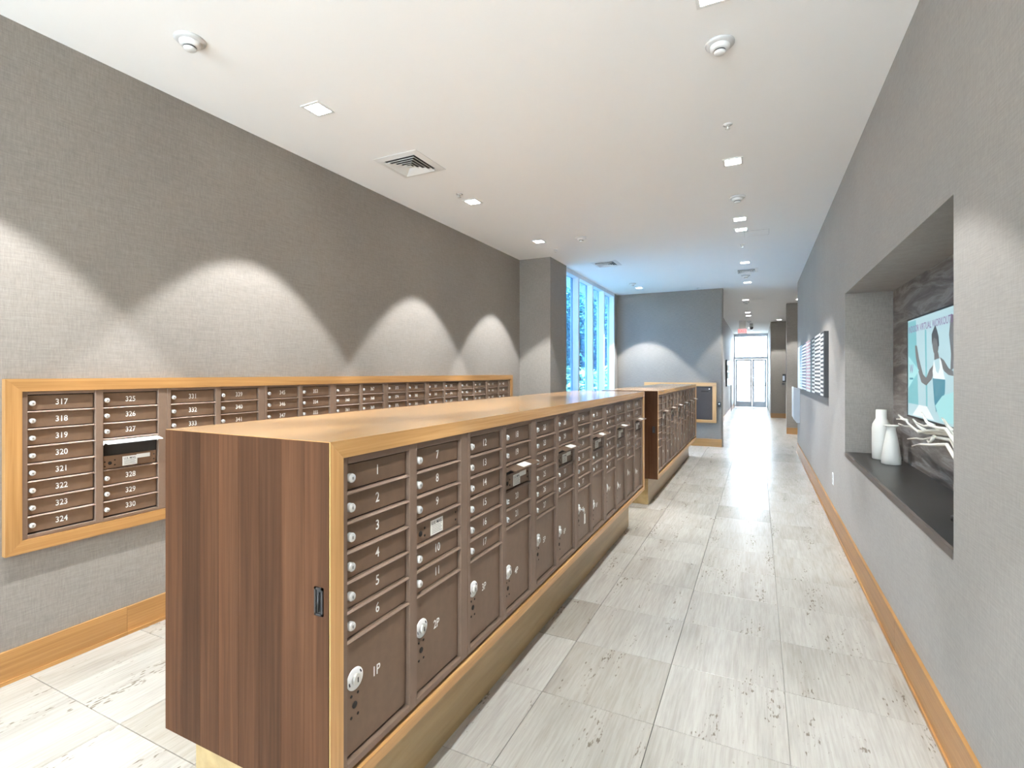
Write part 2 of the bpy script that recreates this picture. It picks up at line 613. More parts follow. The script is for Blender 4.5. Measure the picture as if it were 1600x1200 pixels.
# tall window with white mullions
win = tag(bpy.data.objects.new('window_1', None), 'tall window with deep white mullions and blue-tinted panes', None, None, 'structure')
COL.objects.link(win)
ms = [7.62, 8.35, 9.17, 9.95, 10.73]
for y in ms:
    MB().box(-2.93, -2.785, y - 0.032, y + 0.032, 0.12, 3.13).build('mullion', M['mullion'], win)
for a, b in zip(ms, ms[1:]):
    MB().box(-2.90, -2.888, a + 0.032, b - 0.032, 0.17, 3.13).build('pane', M['glass_blue'], win)
MB().box(-2.93, -2.785, 7.62, 10.76, 3.13, CEIL).build('window_head', M['mullion'], win)
MB().box(-2.93, -2.785, 7.652, 10.698, 0.12, 0.17).build('window_sill', M['mullion'], win)

# glass entrance doors at the far end
door = tag(bpy.data.objects.new('door_1', None), 'pair of glazed entrance doors below a clear transom', None, None, 'structure')
COL.objects.link(door)
DX0, DX1, DM = -0.97, 0.37, -0.245
fr = MB()
fr.box(DX0, DX0 + 0.05, YEND, YEND + 0.12, 0, CEIL)
fr.box(DX1 - 0.05, DX1, YEND, YEND + 0.12, 0, CEIL)
fr.box(DX0 + 0.05, DX1 - 0.05, YEND, YEND + 0.12, 2.10, 2.20)
fr.box(DX0 + 0.05, DX1 - 0.05, YEND, YEND + 0.12, 3.08, CEIL)
fr.build('door_frame', M['alu'], door)
MB().box(DX0 + 0.05, DX1 - 0.05, YEND + 0.05, YEND + 0.06, 2.20, 3.08).build('transom_pane', M['glass'], door)
for a, b, hs in ((DX0 + 0.055, DM - 0.004, 1), (DM + 0.004, DX1 - 0.055, -1)):
    lf = MB()
    lf.box(a, a + 0.075, YEND + 0.03, YEND + 0.08, 0.01, 2.095)
    lf.box(b - 0.075, b, YEND + 0.03, YEND + 0.08, 0.01, 2.095)
    lf.box(a + 0.075, b - 0.075, YEND + 0.03, YEND + 0.08, 0.01, 0.26)
    lf.box(a + 0.075, b - 0.075, YEND + 0.03, YEND + 0.08, 2.02, 2.095)
    leaf = lf.build('door_leaf', M['alu'], door)
    MB().box(a + 0.075, b - 0.075, YEND + 0.05, YEND + 0.06, 0.26, 2.02).build('pane', M['glass'], leaf)
    MB().cyl((a + 0.03, YEND - 0.03, 0.96), (b - 0.03, YEND - 0.03, 0.96), 0.015, n=10).box(a + 0.02, a + 0.05, YEND - 0.03, YEND + 0.03, 0.94, 0.98).box(b - 0.05, b - 0.02, YEND - 0.03, YEND + 0.03, 0.94, 0.98).build('push_bar', M['alu'], leaf)
hx = DM + 0.045
MB().cyl((hx, YEND - 0.04, 0.85), (hx, YEND - 0.04, 1.25), 0.014, n=10).box(hx - 0.01, hx + 0.01, YEND - 0.04, YEND + 0.03, 0.87, 0.89).box(hx - 0.01, hx + 0.01, YEND - 0.04, YEND + 0.03, 1.21, 1.23).build('pull_handle', M['black'], door)

# outside: paving and planting beyond the window
gr = MB()
gr.box(-30, 30, -30, 60, -0.25, -0.11)
struct('ground_outside', gr, M['paving'], 'pale paving outside the building')


# ------------------------------------------------------------------ mailbox units
def lock_mesh(s=1.0):
    b = MB()
    b.lathe([(0.013 * s, 0.0), (0.013 * s, 0.011), (0.011 * s, 0.014), (0.0, 0.014)], n=16, axis='x')
    return b

LOCK = lock_mesh().mesh('lock', M['chrome'])
KEYSLOT = MB().box(0.0, 0.0006, -0.0012, 0.0012, -0.004, 0.004).mesh('keyway', M['black'])
PLATE = MB().lathe([(0.031, 0.0), (0.031, 0.0025), (0.029, 0.0035), (0.0, 0.0035)], n=28, axis='x').mesh('lock_plate', M['white'])
PCORE = MB().lathe([(0.0155, 0.0), (0.0155, 0.008), (0.013, 0.010), (0.0, 0.010)], n=18, axis='x').mesh('lock_core', M['nickel'])
PSLOT = MB().box(0, 0.0006, -0.002, 0.002, -0.007, 0.007).mesh('keyway', M['black'])
pm = MB()
for a0 in (0.35, 3.2):
    arc = []
    for i in range(5):
        t = a0 + i * 0.11
        arc.append((0.0225 * math.cos(t), 0.0225 * math.sin(t)))
    for i in range(4, -1, -1):
        t = a0 + i * 0.11
        arc.append((0.0265 * math.cos(t), 0.0265 * math.sin(t)))
    pm.poly_x(arc, 0.0, 0.0005)
PMARK = pm.mesh('plate_marking', M['ink'])
HOLE = MB().lathe([(0.0042, 0), (0.0042, 0.0008), (0.0, 0.0008)], n=10, axis='x').mesh('rivet', M['dark_in'])
BIGHOLE = MB().lathe([(0.0095, 0), (0.0095, 0.0012), (0.006, 0.002), (0.0, 0.002)], n=14, axis='x').mesh('spare_lock_plug', M['dark_in'])

_dm = {}


def door_mesh(w, h):
    k = (round(w, 4), round(h, 4))
    if k not in _dm:
        _dm[k] = MB().cbox(-0.006, 0, 0, w, 0, h, 0.0012).mesh('door', M['bronze'])
    return _dm[k]


_fm, _pl, _lb = {}, {}, {}


def unit(name, label, group, x, y0, z0, W, row, nrows, specA, specB, mL, cst, mR, num_size, detail=True, depth=0.30, tm=0.02):
    """double-column mailbox: front at x, from y0 to y0+W, doors from z0 up; parts: housing, face_frame, doors (> lock, number)"""
    u = thing(name, label, 'mailbox', (x, y0, z0), group)
    H = row * nrows
    dw = (W - mL - cst - mR) / 2
    colx = (mL, mL + dw + cst)
    key = (round(W, 4), round(row, 4), nrows, str(specA), str(specB))
    kk = (round(W, 4), round(H, 4))
    RD = 0.014          # recess of the doors
    rl = 0.0045
    if kk not in _pl:
        b = MB()
        b.box(-depth, -0.022, 0.001, W - 0.001, -tm + 0.001, H + tm - 0.001)
        _pl[kk] = b.mesh('housing', M['dark_in'])
    obj('housing', _pl[kk], u)
    geo = []
    shape = tuple(tuple((s[0], s[1]) for s in sp) for sp in (specA, specB))
    fk = (round(W, 4), round(row, 4), shape)
    if fk not in _fm:
        b = MB()
        e = 0.0008
        b.cbox(-0.022, 0, e, mL, -tm, H + tm, 0.0012)
        b.cbox(-0.022, 0, W - mR, W - e, -tm, H + tm, 0.0012)
        b.cbox(-0.022, 0.0, mL + dw, mL + dw + cst, -tm, H + tm, 0.0012)
        for cx in colx:
            b.cbox(-0.022, 0, cx, cx + dw, -tm, 0.0, 0.0012)
            b.cbox(-0.022, 0, cx, cx + dw, H, H + tm, 0.0012)
        for cx, sp in zip(colx, (specA, specB)):
            z = H
            for s in sp[:-1]:
                z -= s[1] * row
                # sloping drip rail under each door
                b.poly_y([(-0.02, z - rl), (-0.004, z - rl), (-0.001, z - 0.001), (-0.006, z + rl), (-0.02, z + rl)], cx, cx + dw)
        # inset seam line round the unit
        _fm[fk] = b.mesh('face_frame', M['bronze_frame'])
    obj('face_frame', _fm[fk], u)
    for ci, (cx, sp) in enumerate(zip(colx, (specA, specB))):
        z = H
        for s in sp:
            kind, rws, num = s
            h = rws * row
            zb = z - h
            g = 0.0065
            gz = 0.008
            if kind == 'd':
                d = obj('door', door_mesh(dw - 0.0065, h - 2 * g), u, (-RD, cx + 0.0015, zb + gz))
                obj('lock', LOCK, d, (0, 0.019, (h - 2 * g) * 0.47))
                if detail:
                    obj('keyway', KEYSLOT, d, (0.0141, 0.019, (h - 2 * g) * 0.47))
                if num:
                    obj('number', text_mesh(num, num_size, M['number'], '+x', 0.0, 0.86), d, (0.0006, dw * 0.49, (h - 2 * g) * 0.50))
            elif kind == 'p':
                d = obj('parcel_door', door_mesh(dw - 0.0065, h - 2 * g), u, (-RD, cx + 0.0015, zb + gz))
                lz = h - 0.125 * row / 0.082 if rws < 4.2 else h - 2.55 * row
                lz = min(lz, h - 0.05)
                ly = 0.040
                obj('lock_plate', PLATE, d, (0, ly, lz))
                obj('lock_core', PCORE, d, (0.003, ly, lz))
                if detail:
                    obj('keyway', PSLOT, d, (0.0131, ly, lz))
                    obj('plate_marking', PMARK, d, (0.0036, ly, lz))
                if lz > 0.13:
                    for dy, dz in ((-0.013, -0.045), (0.013, -0.045), (-0.013, -0.105), (0.013, -0.105)):
                        obj('rivet', HOLE, d, (0, ly + dy, lz + dz))
                    obj('spare_lock_plug', BIGHOLE, d, (0, ly, lz - 0.074))
                if num:
                    obj('number', text_mesh(num, num_size, M['number'], '+x', 0.0, 0.86), d, (0.0006, dw * 0.47, lz - 0.024))
            elif kind in ('m', 'o'):
                # mail collection panel; 'o' has an open hooded slot above it
                ph = row * 0.98 if kind == 'o' else h
                d = obj('mail_panel', door_mesh(dw - 0.0065, ph - 2 * g), u, (-RD, cx + 0.0015, zb + gz))
                if kind == 'o':
                    d['label'] = 'mail slot panel with printed labels under an open hood'
                hh = ph - 2 * g
                for dy, dz in ((0.012, 0.2), (0.012, 0.55), (0.06, 0.25), (0.06, 0.62), (dw - 0.02, 0.3), (dw - 0.02, 0.7)):
                    obj('rivet', HOLE, d, (0, dy, hh * dz))
                obj('keyhole', BIGHOLE, d, (0, 0.036, hh * 0.42))
                if 'plate' not in _lb:
                    _lb['plate'] = MB().cbox(0, 0.0008, -0.038, 0.038, -0.026, 0.026, 0.0004).mesh('label_plate', M['label'])
                    _lb['small'] = MB().cbox(0, 0.0008, -0.036, 0.036, -0.011, 0.011, 0.0004).mesh('small_label', M['label'])
                    ln = MB()
                    for i in range(5):
                        ln.box(0, 0.0003, -0.030, 0.030 - 0.006 * (i % 2), 0.004 - i * 0.0058, 0.0052 - i * 0.0058)
                    _lb['lines'] = ln.mesh('printed_lines', M['ink'])
                    _lb['txt'] = text_mesh('U.S. MAIL', 0.0155, M['ink'])
                py = dw * 0.48
                obj('label_plate', _lb['plate'], d, (0, py, hh * 0.44))
                if detail:
                    obj('printed_lines', _lb['lines'], d, (0.0008, py, hh * 0.44))
                    obj('lettering', _lb['txt'], d, (0.0010, py, hh * 0.44 + 0.014))
                if kind == 'o':
                    obj('small_label', _lb['small'], d, (0, py + 0.070, hh * 0.70))
                    # open slot and hood
                    k3 = ('hood', round(dw, 4), round(row, 4))
                    if k3 not in _lb:
                        hd = MB()
                        a = [(-0.012, 0.0), (0.046, -0.014), (0.046, -0.018), (-0.012, -0.005)]
                        hd.poly_y(a, 0.0, dw)
                        for yy in (0.0, dw - 0.0015):
                            hd.poly_y([(-0.012, -0.004), (0.020, -0.012), (-0.012, -0.032)], yy, yy + 0.0015)
                        _lb[k3] = hd.mesh('slot_hood', M['bronze'])
                        sl = 14 / 58
                        _lb['stick'] = MB().poly_y([(0.002, -0.0031), (0.040, -0.0122), (0.040, -0.0128), (0.002, -0.0036)], -0.045, 0.045).mesh('hood_sticker', M['label'])
                    hz = z - 0.006
                    ho = obj('slot_hood', _lb[k3], u, (0, cx, hz))
                    obj('hood_sticker', _lb['stick'], ho, (0, dw * 0.52, 0.0008))
                    rec = MB().box(-0.02, -RD - 0.004, 0, dw - 0.003, 0, h - ph - 0.004)
                    obj('slot_recess', rec.mesh('slot_recess', M['dark_in']), u, (0, cx + 0.0015, zb + ph))
            z = zb
    return u


def doors(a, b):
    return [('d', 1, str(i)) for i in range(a, b + 1)]


# ---------------- wall bank
WY0, WY1, WZ0, WZ1 = 1.104, 6.628, 0.612, 1.462
FW = 0.062
WX = XL + 0.035
WORD = ['first from the frame\'s near end', 'second from the frame\'s near end', 'third from the frame\'s near end', 'fourth from the frame\'s near end', 'fifth from the frame\'s near end', 'sixth from the frame\'s near end', 'seventh from the frame\'s near end', 'last before the pier']
bank = thing('mailbox_surround', 'long oak frame around the mailboxes on the grey wall', 'frame', (XL, WY0, WZ0))
LY, LZ = WY1 - WY0, WZ1 - WZ0
P = 0.035
def mitre(kind):
    b = MB()
    def prism(q):
        vs = [(0, y, z) for y, z in q] + [(P, y, z) for y, z in q]
        b.add(vs, [(3, 2, 1, 0), (4, 5, 6, 7)] + [(i, (i + 1) % 4, 4 + (i + 1) % 4, 4 + i) for i in range(4)])
    if kind == 'top':
        prism([(0, LZ), (FW, LZ - FW), (LY - FW, LZ - FW), (LY, LZ)])
    if kind == 'bot':
        prism([(0, 0), (LY, 0), (LY - FW, FW), (FW, FW)])
    if kind == 'l':
        prism([(0, 0), (FW, FW), (FW, LZ - FW), (0, LZ)])
    if kind == 'r':
        prism([(LY, 0), (LY, LZ), (LY - FW, LZ - FW), (LY - FW, FW)])
    return b
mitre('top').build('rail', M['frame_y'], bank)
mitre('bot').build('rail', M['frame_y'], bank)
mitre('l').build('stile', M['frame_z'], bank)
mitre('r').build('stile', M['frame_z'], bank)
UW = (LY - 2 * FW - 0.004) / 8
ROWL = 0.0865
for i in range(8):
    a = 317 + 14 * i
    spA = doors(a, a + 7)
    kind = 'o' if i == 0 else 'm'
    spB = doors(a + 8, a + 10) + [(kind, 2, None)] + doors(a + 11, a + 13)
    lab = 'brown wall mailbox unit, %s, numbered %d to %d' % (WORD[i], a, a + 13)
    if i == 0:
        lab += ', open hood'
    un = unit('mailbox_unit', lab, 'mailbox units in the wall', XL + 0.024, WY0 + FW + 0.002 + i * UW, WZ0 + FW + 0.018,
              UW, ROWL, 8, spA, spB, 0.022, 0.036, 0.05, 0.041, detail=i < 3, depth=0.023, tm=0.0165)
    if i == 0:
        for c in un.children:
            if c.name.startswith('slot_hood'):
                c.data = c.data.copy()
                c.data.materials[0] = M['white']  # white stands in for the overexposed highlight on the brown hood
                c['label'] = 'mail slot hood coloured white for its overexposed highlight'

# ---------------- free-standing islands
def island(label, x0, x1, y0, y1, z0, z1, px0, px1, py0, py1, pull_z, pull_x):
    t = thing('mailbox_island', label, 'counter', (0, 0, 0), 'oak mailbox islands')
    e = 0.047
    bt = 0.034 if z0 > 0.33 else 0.041
    TH = z1 - 1.262 if z1 > 1.3 else 0.047
    # top with mitred front edge
    q = MB()
    q.poly_y([(x0, z1 - TH), (x0, z1), (x1, z1), (x1, z1 - TH)], y0 + e, y1 - e)
    q.poly_x([(y0, z1), (y0 + e, z1), (y0 + e, z1 - TH)], x0, x1)
    q.poly_x([(y1, z1), (y1 - e, z1 - TH), (y1 - e, z1)], x0, x1)
    q.build('top_panel', M['top_y'], t)
    b = MB()
    b.poly_x([(y0, z0), (y0 + e, z0 + bt), (y1 - e, z0 + bt), (y1, z0)], x0, x1)
    b.build('bottom_panel', M['oak_y'], t)
    for yy, s in ((y0, 1), (y1, -1)):
        c = MB()
        c.poly_x([(yy, z0), (yy, z1), (yy + s * e, z1 - TH), (yy + s * e, z0 + bt)][::s], x0, x1)
        ep = c.build('end_panel', M['oak_z'], t)
        nst = 8
        w = (x1 - x0 - 0.004) / nst
        for i in range(nst):
            xa = x0 + 0.001 + i * w
            sm = MB().box(-w / 2 + 0.0003, w / 2 - 0.0003, -0.0025, 0.0, z0 + 0.0005, z1 - 0.0015)
            st = sm.build('veneer_strip', M['veneer'], ep, (xa + w / 2, yy if s > 0 else yy + 0.0025, 0))
    MB().box(x0, x0 + 0.02, y0 + e, y1 - e, z0 + bt, z1 - TH).build('back_panel', M['oak_y'], t)
    MB().cbox(px0, px1, py0, py1, 0.0, z0, 0.0, '+z').build('plinth', M['plinth'], t)
    # flush pull in the end panel
    hp = MB()
    w, h = 0.030, 0.074
    hp.box(-w / 2, w / 2, -0.004, 0, -h / 2, -h / 2 + 0.006).box(-w / 2, w / 2, -0.004, 0, h / 2 - 0.006, h / 2)
    hp.box(-w / 2, -w / 2 + 0.006, -0.004, 0, -h / 2, h / 2).box(w / 2 - 0.006, w / 2, -0.004, 0, -h / 2, h / 2)
    hp.box(-w / 2 + 0.006, w / 2 - 0.006, -0.001, 0, -h / 2 + 0.006, h / 2 - 0.006)
    hp.cyl((0.002, -0.006, -h / 2 + 0.012), (0.002, -0.006, h / 2 - 0.012), 0.003, n=8)
    hp.build('flush_pull', M['black'], t, (pull_x, y0 - 0.0025, pull_z))
    return t


I1 = (-1.712, -1.0, 0.974, 5.007, 0.350, 1.310)
island('oak mailbox island with walnut end panel standing nearest the viewer', *I1, -1.655, -1.135, 1.035, 4.915, 0.891, -1.036)
UY0 = I1[2] + 0.048
UWI = (I1[3] - I1[2] - 0.096) / 6
ROWI = 0.0822
ZD = 0.419
names = ['first', 'second', 'third', 'fourth', 'fifth', 'sixth']
c = 1
for i in range(6):
    spA = doors(c, c + 5) + [('p', 4, '%dP' % (2 * i + 1))]
    if i == 0:
        spB = doors(7, 9) + [('m', 1, None)] + doors(10, 11) + [('p', 4, '2P')]
        nxt = 12
    else:
        spB = doors(c + 6, c + 7) + [('o', 1.5, None)] + doors(c + 8, c + 9) + [('p', 4.5, '%dP' % (2 * i + 2))]
        nxt = c + 10
    lab = 'brown mailbox unit on the nearer island, %s from its near end, numbered %d to %d' % (names[i], c, nxt - 1)
    un = unit('mailbox_unit', lab, 'mailbox units in the nearer island', I1[1] - 0.008, UY0 + i * UWI, ZD, UWI, ROWI, 10, spA, spB, 0.022, 0.038, 0.047, 0.041, detail=i < 4)
    if i == 3:
        key_door = (I1[1] - 0.008 - 0.014, UY0 + i * UWI + 0.022 + 0.0015 + 0.040, ZD + 0.008 + 4 * ROWI - 0.125)
    c = nxt

I2 = (-1.64, -1.0, 5.74, 9.59, 0.310, 1.292)
island('oak mailbox island standing behind, nearer the partition wall', *I2, -1.58, -1.125, 5.83, 9.52, 0.86, -1.045)
UWJ = (I2[3] - I2[2] - 0.096) / 6
for i in range(6):
    na = 7 if i < 2 else 6
    nb = 3 if i < 2 else 2
    spA = [('d', 1, None)] * na + [('p', 10 - na, None)]
    spB = [('d', 1, None)] * 2 + [('o', 1.5, None)] + [('d', 1, None)] * nb + [('p', 6.5 - nb, None)]
    unit('mailbox_unit', 'brown metal mailbox unit on the farther island, %s from its near end' % names[i], 'mailbox units in the farther island',
         I2[1] - 0.008, I2[2] + 0.048 + i * UWJ, 0.398, UWJ, 0.0822, 10, spA, spB, 0.022, 0.036, 0.042, 0.03, detail=False)

# key with ring and paper tag hanging in the 7P lock
kx, ky, kz = key_door
kt = thing('key_ring', 'key with ring and white tag hanging from parcel lock 7P', 'key', (kx + 0.0138, ky, kz))
MB().box(0.0, 0.022, -0.0012, 0.0012, -0.004, 0.004).lathe([(0.004, 0.020), (0.011, 0.021), (0.011, 0.024), (0.004, 0.025)], n=14, axis='x').build('key', M['nickel'], kt)
rg = MB()
rp = [(0.024 + 0.0004 * math.cos(i), 0.004 + 0.011 * math.cos(i * 2 * math.pi / 16), -0.016 + 0.013 * math.sin(i * 2 * math.pi / 16)) for i in range(17)]
rg.tube(rp, [0.0011] * 17, 6)
rg.build('ring', M['nickel'], kt)
MB().cbox(0.0, 0.0014, -0.013, 0.013, -0.06, 0.0, 0.0005).build('tag', M['label'], kt, (0.0235, 0.012, -0.029))

# ---------------- service panel on the partition
SX0, SX1, SZ0, SZ1 = -2.198, -0.762, 0.485, 1.296
sv = thing('service_mailbox', 'oak framed dark service mailbox on the partition wall behind the islands', 'mailbox', (SX0, 11.0, SZ0))
sw, sh = SX1 - SX0, SZ1 - SZ0
f = 0.075
MB().box(0, sw, -0.03, 0, sh - f, sh).build('rail', M['oak_x'], sv)
MB().box(0, sw, -0.03, 0, 0, f * 0.75).build('rail', M['oak_x'], sv)
MB().box(0, f, -0.03, 0, f * 0.75, sh - f).build('stile', M['oak_z'], sv)
MB().box(sw - f, sw, -0.03, 0, f * 0.75, sh - f).build('stile', M['oak_z'], sv)
MB().box(f, sw - f, -0.012, 0, f * 0.75, sh - f).build('backplate', M['service'], sv)
for a, b in ((f + 0.02, sw / 2 - 0.14), (sw / 2 - 0.12, sw - f - 0.015)):
    d = MB().box(a, b, -0.018, -0.012, f * 0.75 + 0.015, sh - f - 0.015).build('door', M['service'], sv)
    MB().box(b - 0.20, b - 0.06, -0.0195, -0.018, sh - f - 0.115, sh - f - 0.09).build('slot', M['dark_in'], d)
    MB().cyl((b - 0.045, -0.018, sh - f - 0.055), (b - 0.045, -0.026, sh - f - 0.055), 0.011, n=12).build('lock', M['chrome'], d)
    MB().box(a + 0.03, a + 0.055, -0.032, -0.018, sh * 0.40, sh * 0.40 + 0.22).build('handle', M['nickel'], d)

# black fitting on the partition beside that panel
bh = thing('door_holder', 'small black door holder on the partition edge', 'door holder', (-0.708, 11.0, 0.857))
MB().box(-0.03, 0.03, -0.012, 0, -0.05, 0.05).build('base', M['black'], bh)
MB().cyl((0, -0.012, 0.0), (0, -0.06, 0.0), 0.034, 0.034, 16).build('magnet', M['black'], bh)
MB().cyl((0, -0.06, 0.012), (0, -0.064, 0.012), 0.012, 0.012, 12).build('highlight_disc', M['chrome'], bh)  # bright disc put in as the white highlight on the black fitting


# ------------------------------------------------------------------ ceiling fittings
def spot(parent, power, size=77, blend=0.18, rot=(0, 0, 0), color=(0.945, 0.98, 1.0)):
    ld = bpy.data.lights.new('downlight_beam', 'SPOT')
    ld.energy = power
    ld.spot_size = math.radians(size)
    ld.spot_blend = blend
    ld.shadow_soft_size = 0.03
    ld.color = color
    lo = bpy.data.objects.new('downlight_beam', ld)
    lo.location = (0, 0, -0.012)
    lo.rotation_euler = rot
    lo.parent = parent
    COL.objects.link(lo)


DL_F = MB()
for q in ((-0.075, 0.075, -0.075, -0.058), (-0.075, 0.075, 0.058, 0.075), (-0.075, -0.058, -0.058, 0.058), (0.058, 0.075, -0.058, 0.058)):
    DL_F.box(q[0], q[1], q[2], q[3], -0.006, 0)
DL_F = DL_F.mesh('trim', M['white'])
DL_L = MB().box(-0.058, 0.058, -0.058, 0.058, -0.003, 0).mesh('lens', M['lens'])


def downlight(x, y, label, power=1.0, group='square downlights', size=77, blend=0.18):
    t = thing('downlight', label, 'downlight', (x, y, CEIL), group)
    obj('trim', DL_F, t)
    obj('lens', DL_L, t)
    spot(t, SPOT_W * power, size, blend)
    return t


left_dl = [(0.85, 'square downlight over the wall mailboxes, nearest the viewer'),
           (2.39, 'square downlight over the wall mailboxes, first one fully in view'),
           (4.36, 'square downlight over the wall mailboxes beyond the square vent'),
           (6.05, 'square downlight over the wall mailboxes, next to the pier')]
for y, lb in left_dl:
    downlight(-2.56, y, lb, 1.2)
downlight(-2.56, -1.1, 'square downlight behind the viewer over the wall side', 1.0)
downlight(-2.56, -3.1, 'square downlight far behind the viewer over the wall side', 1.0)
downlight(-2.15, 10.22, 'square downlight washing the end partition', 1.5)
ctr = [(-1.5, 'square downlight behind the viewer over the walkway'), (0.5, 'square downlight above the viewer'),
       (2.44, 'square downlight cut by the top edge of the picture'),
       (4.452, 'large square downlight over the walkway after the single sprinkler'),
       (6.145, 'square downlight over the walkway, first of the close pair'),
       (6.60, 'square downlight over the walkway, second of the close pair'),
       (8.59, 'square downlight over the walkway just before the far vent'),
       (10.49, 'square downlight over the walkway just beyond the far vent'),
       (13.0, 'square downlight at the start of the far corridor'),
       (15.7, 'square downlight in the far corridor, first of two close together'),
       (16.6, 'square downlight in the far corridor, second of two close together'),
       (21.0, 'square downlight in front of the glass doors')]
for y, lb in ctr:
    downlight(-0.185 if y < 11 else -0.27, y, lb, 0.8 if y < 11 else 1.3)
downlight(0.85, 13.4, 'square downlight added in the side opening to brighten the wall end', 0.8)  # unseen lamp added to brighten the jutting wall end
downlight(0.6, 18.3, 'square downlight in the recess before the doors', 0.8)

# smoke detectors
sd_prof = [(0.0, 0.0), (0.072, 0.0), (0.072, -0.006), (0.064, -0.014), (0.050, -0.016), (0.047, -0.030), (0.040, -0.036), (0.030, -0.038), (0.029, -0.048), (0.024, -0.052), (0.0, -0.053)]
SD = MB().lathe(sd_prof[:5][::-1], n=28).mesh('base', M['offwhite'])
SD2 = MB().lathe([(0.050, -0.015), (0.047, -0.030), (0.040, -0.036), (0.030, -0.038)][::-1], n=28).mesh('body', M['white'])
SD3 = MB().lathe([(0.027, -0.037), (0.027, -0.046)][::-1], n=20).mesh('sensor_gap', M['grille'])
SD4 = MB().lathe([(0.030, -0.045), (0.029, -0.050), (0.024, -0.055), (0.0, -0.056)][::-1], n=20).mesh('cap', M['white'])
for x, y, lb in ((-2.62, 1.608, 'round white smoke detector over the wall mailbox aisle'),
                 (-0.18, 2.83, 'round white smoke detector over the walkway, largest in view'),
                 (-0.184, 5.375, 'round white smoke detector over the walkway beyond the big downlight'),
                 (-2.008, 6.11, 'round white smoke detector near the pier'),
                 (-2.16, 9.68, 'round white smoke detector near the end partition'),
                 (-0.2, 9.75, 'round white smoke detector just past the walkway vent'),
                 (-0.263, 13.41, 'round white smoke detector in the far corridor'),
                 (-0.285, 18.4, 'round white smoke detector before the exit sign')):
    t = thing('smoke_detector', lb, 'smoke detector', (x, y, CEIL), 'ceiling smoke detectors')
    obj('base', SD, t)
    obj('body', SD2, t)
    obj('sensor_gap', SD3, t)
    obj('cap', SD4, t)

# sprinkler heads
SP_E = MB().lathe([(0.0, -0.001), (0.030, -0.001), (0.032, -0.004), (0.012, -0.008), (0.0, -0.008)][::-1], n=20).mesh('escutcheon', M['white'])
SP_B = MB().cyl((0, 0, -0.006), (0, 0, -0.035), 0.006, 0.004, 10).mesh('nozzle', M['nickel'])
SP_D = MB().cyl((0, 0, -0.035), (0, 0, -0.038), 0.016, 0.016, 14).mesh('deflector', M['nickel'])
for x, y, lb in ((-2.564, 4.118, 'sprinkler head beside the second wall-side downlight'), (-2.525, 6.556, 'sprinkler head close to the pier'),
                 (-0.19, 3.771, 'sprinkler head over the walkway, largest in view'), (-0.191, 7.383, 'sprinkler head over the walkway beyond the access panel'),
                 (-1.09, 10.75, 'sprinkler head by the top of the end partition'), (-0.27, 14.6, 'sprinkler head in the far corridor')):
    t = thing('sprinkler', lb, 'sprinkler', (x, y, CEIL), 'ceiling sprinkler heads')
    obj('escutcheon', SP_E, t)
    obj('nozzle', SP_B, t)
    obj('deflector', SP_D, t)

# square air diffusers: stepped louvres
def vent(x, y, s, lb):
    t = thing('air_vent', lb, 'vent', (x, y, CEIL), 'ceiling air vents')
    h = s / 2
    def ring(ro, ri, zo, zi, th=0.003):
        b = MB()
        vs = []
        for r, z in ((ro, zo), (ri, zi), (ri, zi - th), (ro, zo - th)):
            vs += [(-r, -r, z), (r, -r, z), (r, r, z), (-r, r, z)]
        fs = []
        for k in range(4):
            k2 = (k + 1) % 4
            for i in range(4):
                j = (i + 1) % 4
                fs.append((k * 4 + i, k * 4 + j, k2 * 4 + j, k2 * 4 + i))
        return b.add(vs, fs)
    ring(h, h * 0.72, -0.001, -0.006).build('flange', M['white'], t)
    MB().box(-h * 0.72, h * 0.72, -h * 0.72, h * 0.72, -0.002, -0.001).build('backing', M['grille'], t)
    for k, (ro, ri) in enumerate(((0.70, 0.58), (0.54, 0.42), (0.38, 0.27), (0.23, 0.13))):
        ring(h * ro, h * ri, -0.022, -0.006).build('louvre', M['white'], t)
    MB().box(-h * 0.10, h * 0.10, -h * 0.10, h * 0.10, -0.022, -0.018).build('centre_plate', M['white'], t)
vent(-2.565, 3.36, 0.42, 'square white air vent between the wall-side downlights')
vent(-2.139, 7.746, 0.40, 'square white air vent in front of the tall window')
vent(-0.183, 9.303, 0.36, 'square white air vent over the far walkway')

# flush access panel
ap = thing('access_panel', 'flush white access panel in the ceiling over the walkway', 'access panel', (-0.02, 6.85, CEIL))
MB().cbox(-0.13, 0.13, -0.13, 0.13, -0.002, 0, 0.0).build('panel', M['ceiling'], ap)
b = MB()
for q in ((-0.136, 0.136, -0.136, -0.132), (-0.136, 0.136, 0.132, 0.136), (-0.136, -0.132, -0.132, 0.132), (0.132, 0.136, -0.132, 0.132)):
    b.box(*q, -0.0025, 0)
b.build('rim', M['offwhite'], ap)

# exit sign
ex = thing('exit_sign', 'lit red EXIT sign hanging in the far corridor', 'sign', (-0.47, 18.1, 2.86))
MB().box(-0.14, 0.14, -0.02, 0.02, -0.085, 0.085).build('housing', M['white'], ex)
MB().box(-0.13, 0.13, -0.024, -0.02, -0.075, 0.075).build('face', M['exit_white'], ex)
obj('lettering', text_mesh('EXIT', 0.125, M['exit_red'], '-y', 0.001), ex, (0, -0.0262, 0))
MB().box(-0.1, 0.1, -0.012, 0.012, 0.085, CEIL - 2.86).build('mount', M['white'], ex)

# small dome camera near the exit sign
dc = thing('dome_camera', 'small dome camera on the ceiling beside the exit sign', 'camera', (-0.22, 19.3, CEIL))
MB().cyl((0, 0, 0), (0, 0, -0.12), 0.05, 0.05, 16).build('mount', M['white'], dc)
MB().lathe([(0.06, -0.12), (0.06, -0.14), (0.05, -0.18), (0.03, -0.2), (0.0, -0.205)][::-1], n=18).build('dome', M['grille'], dc)

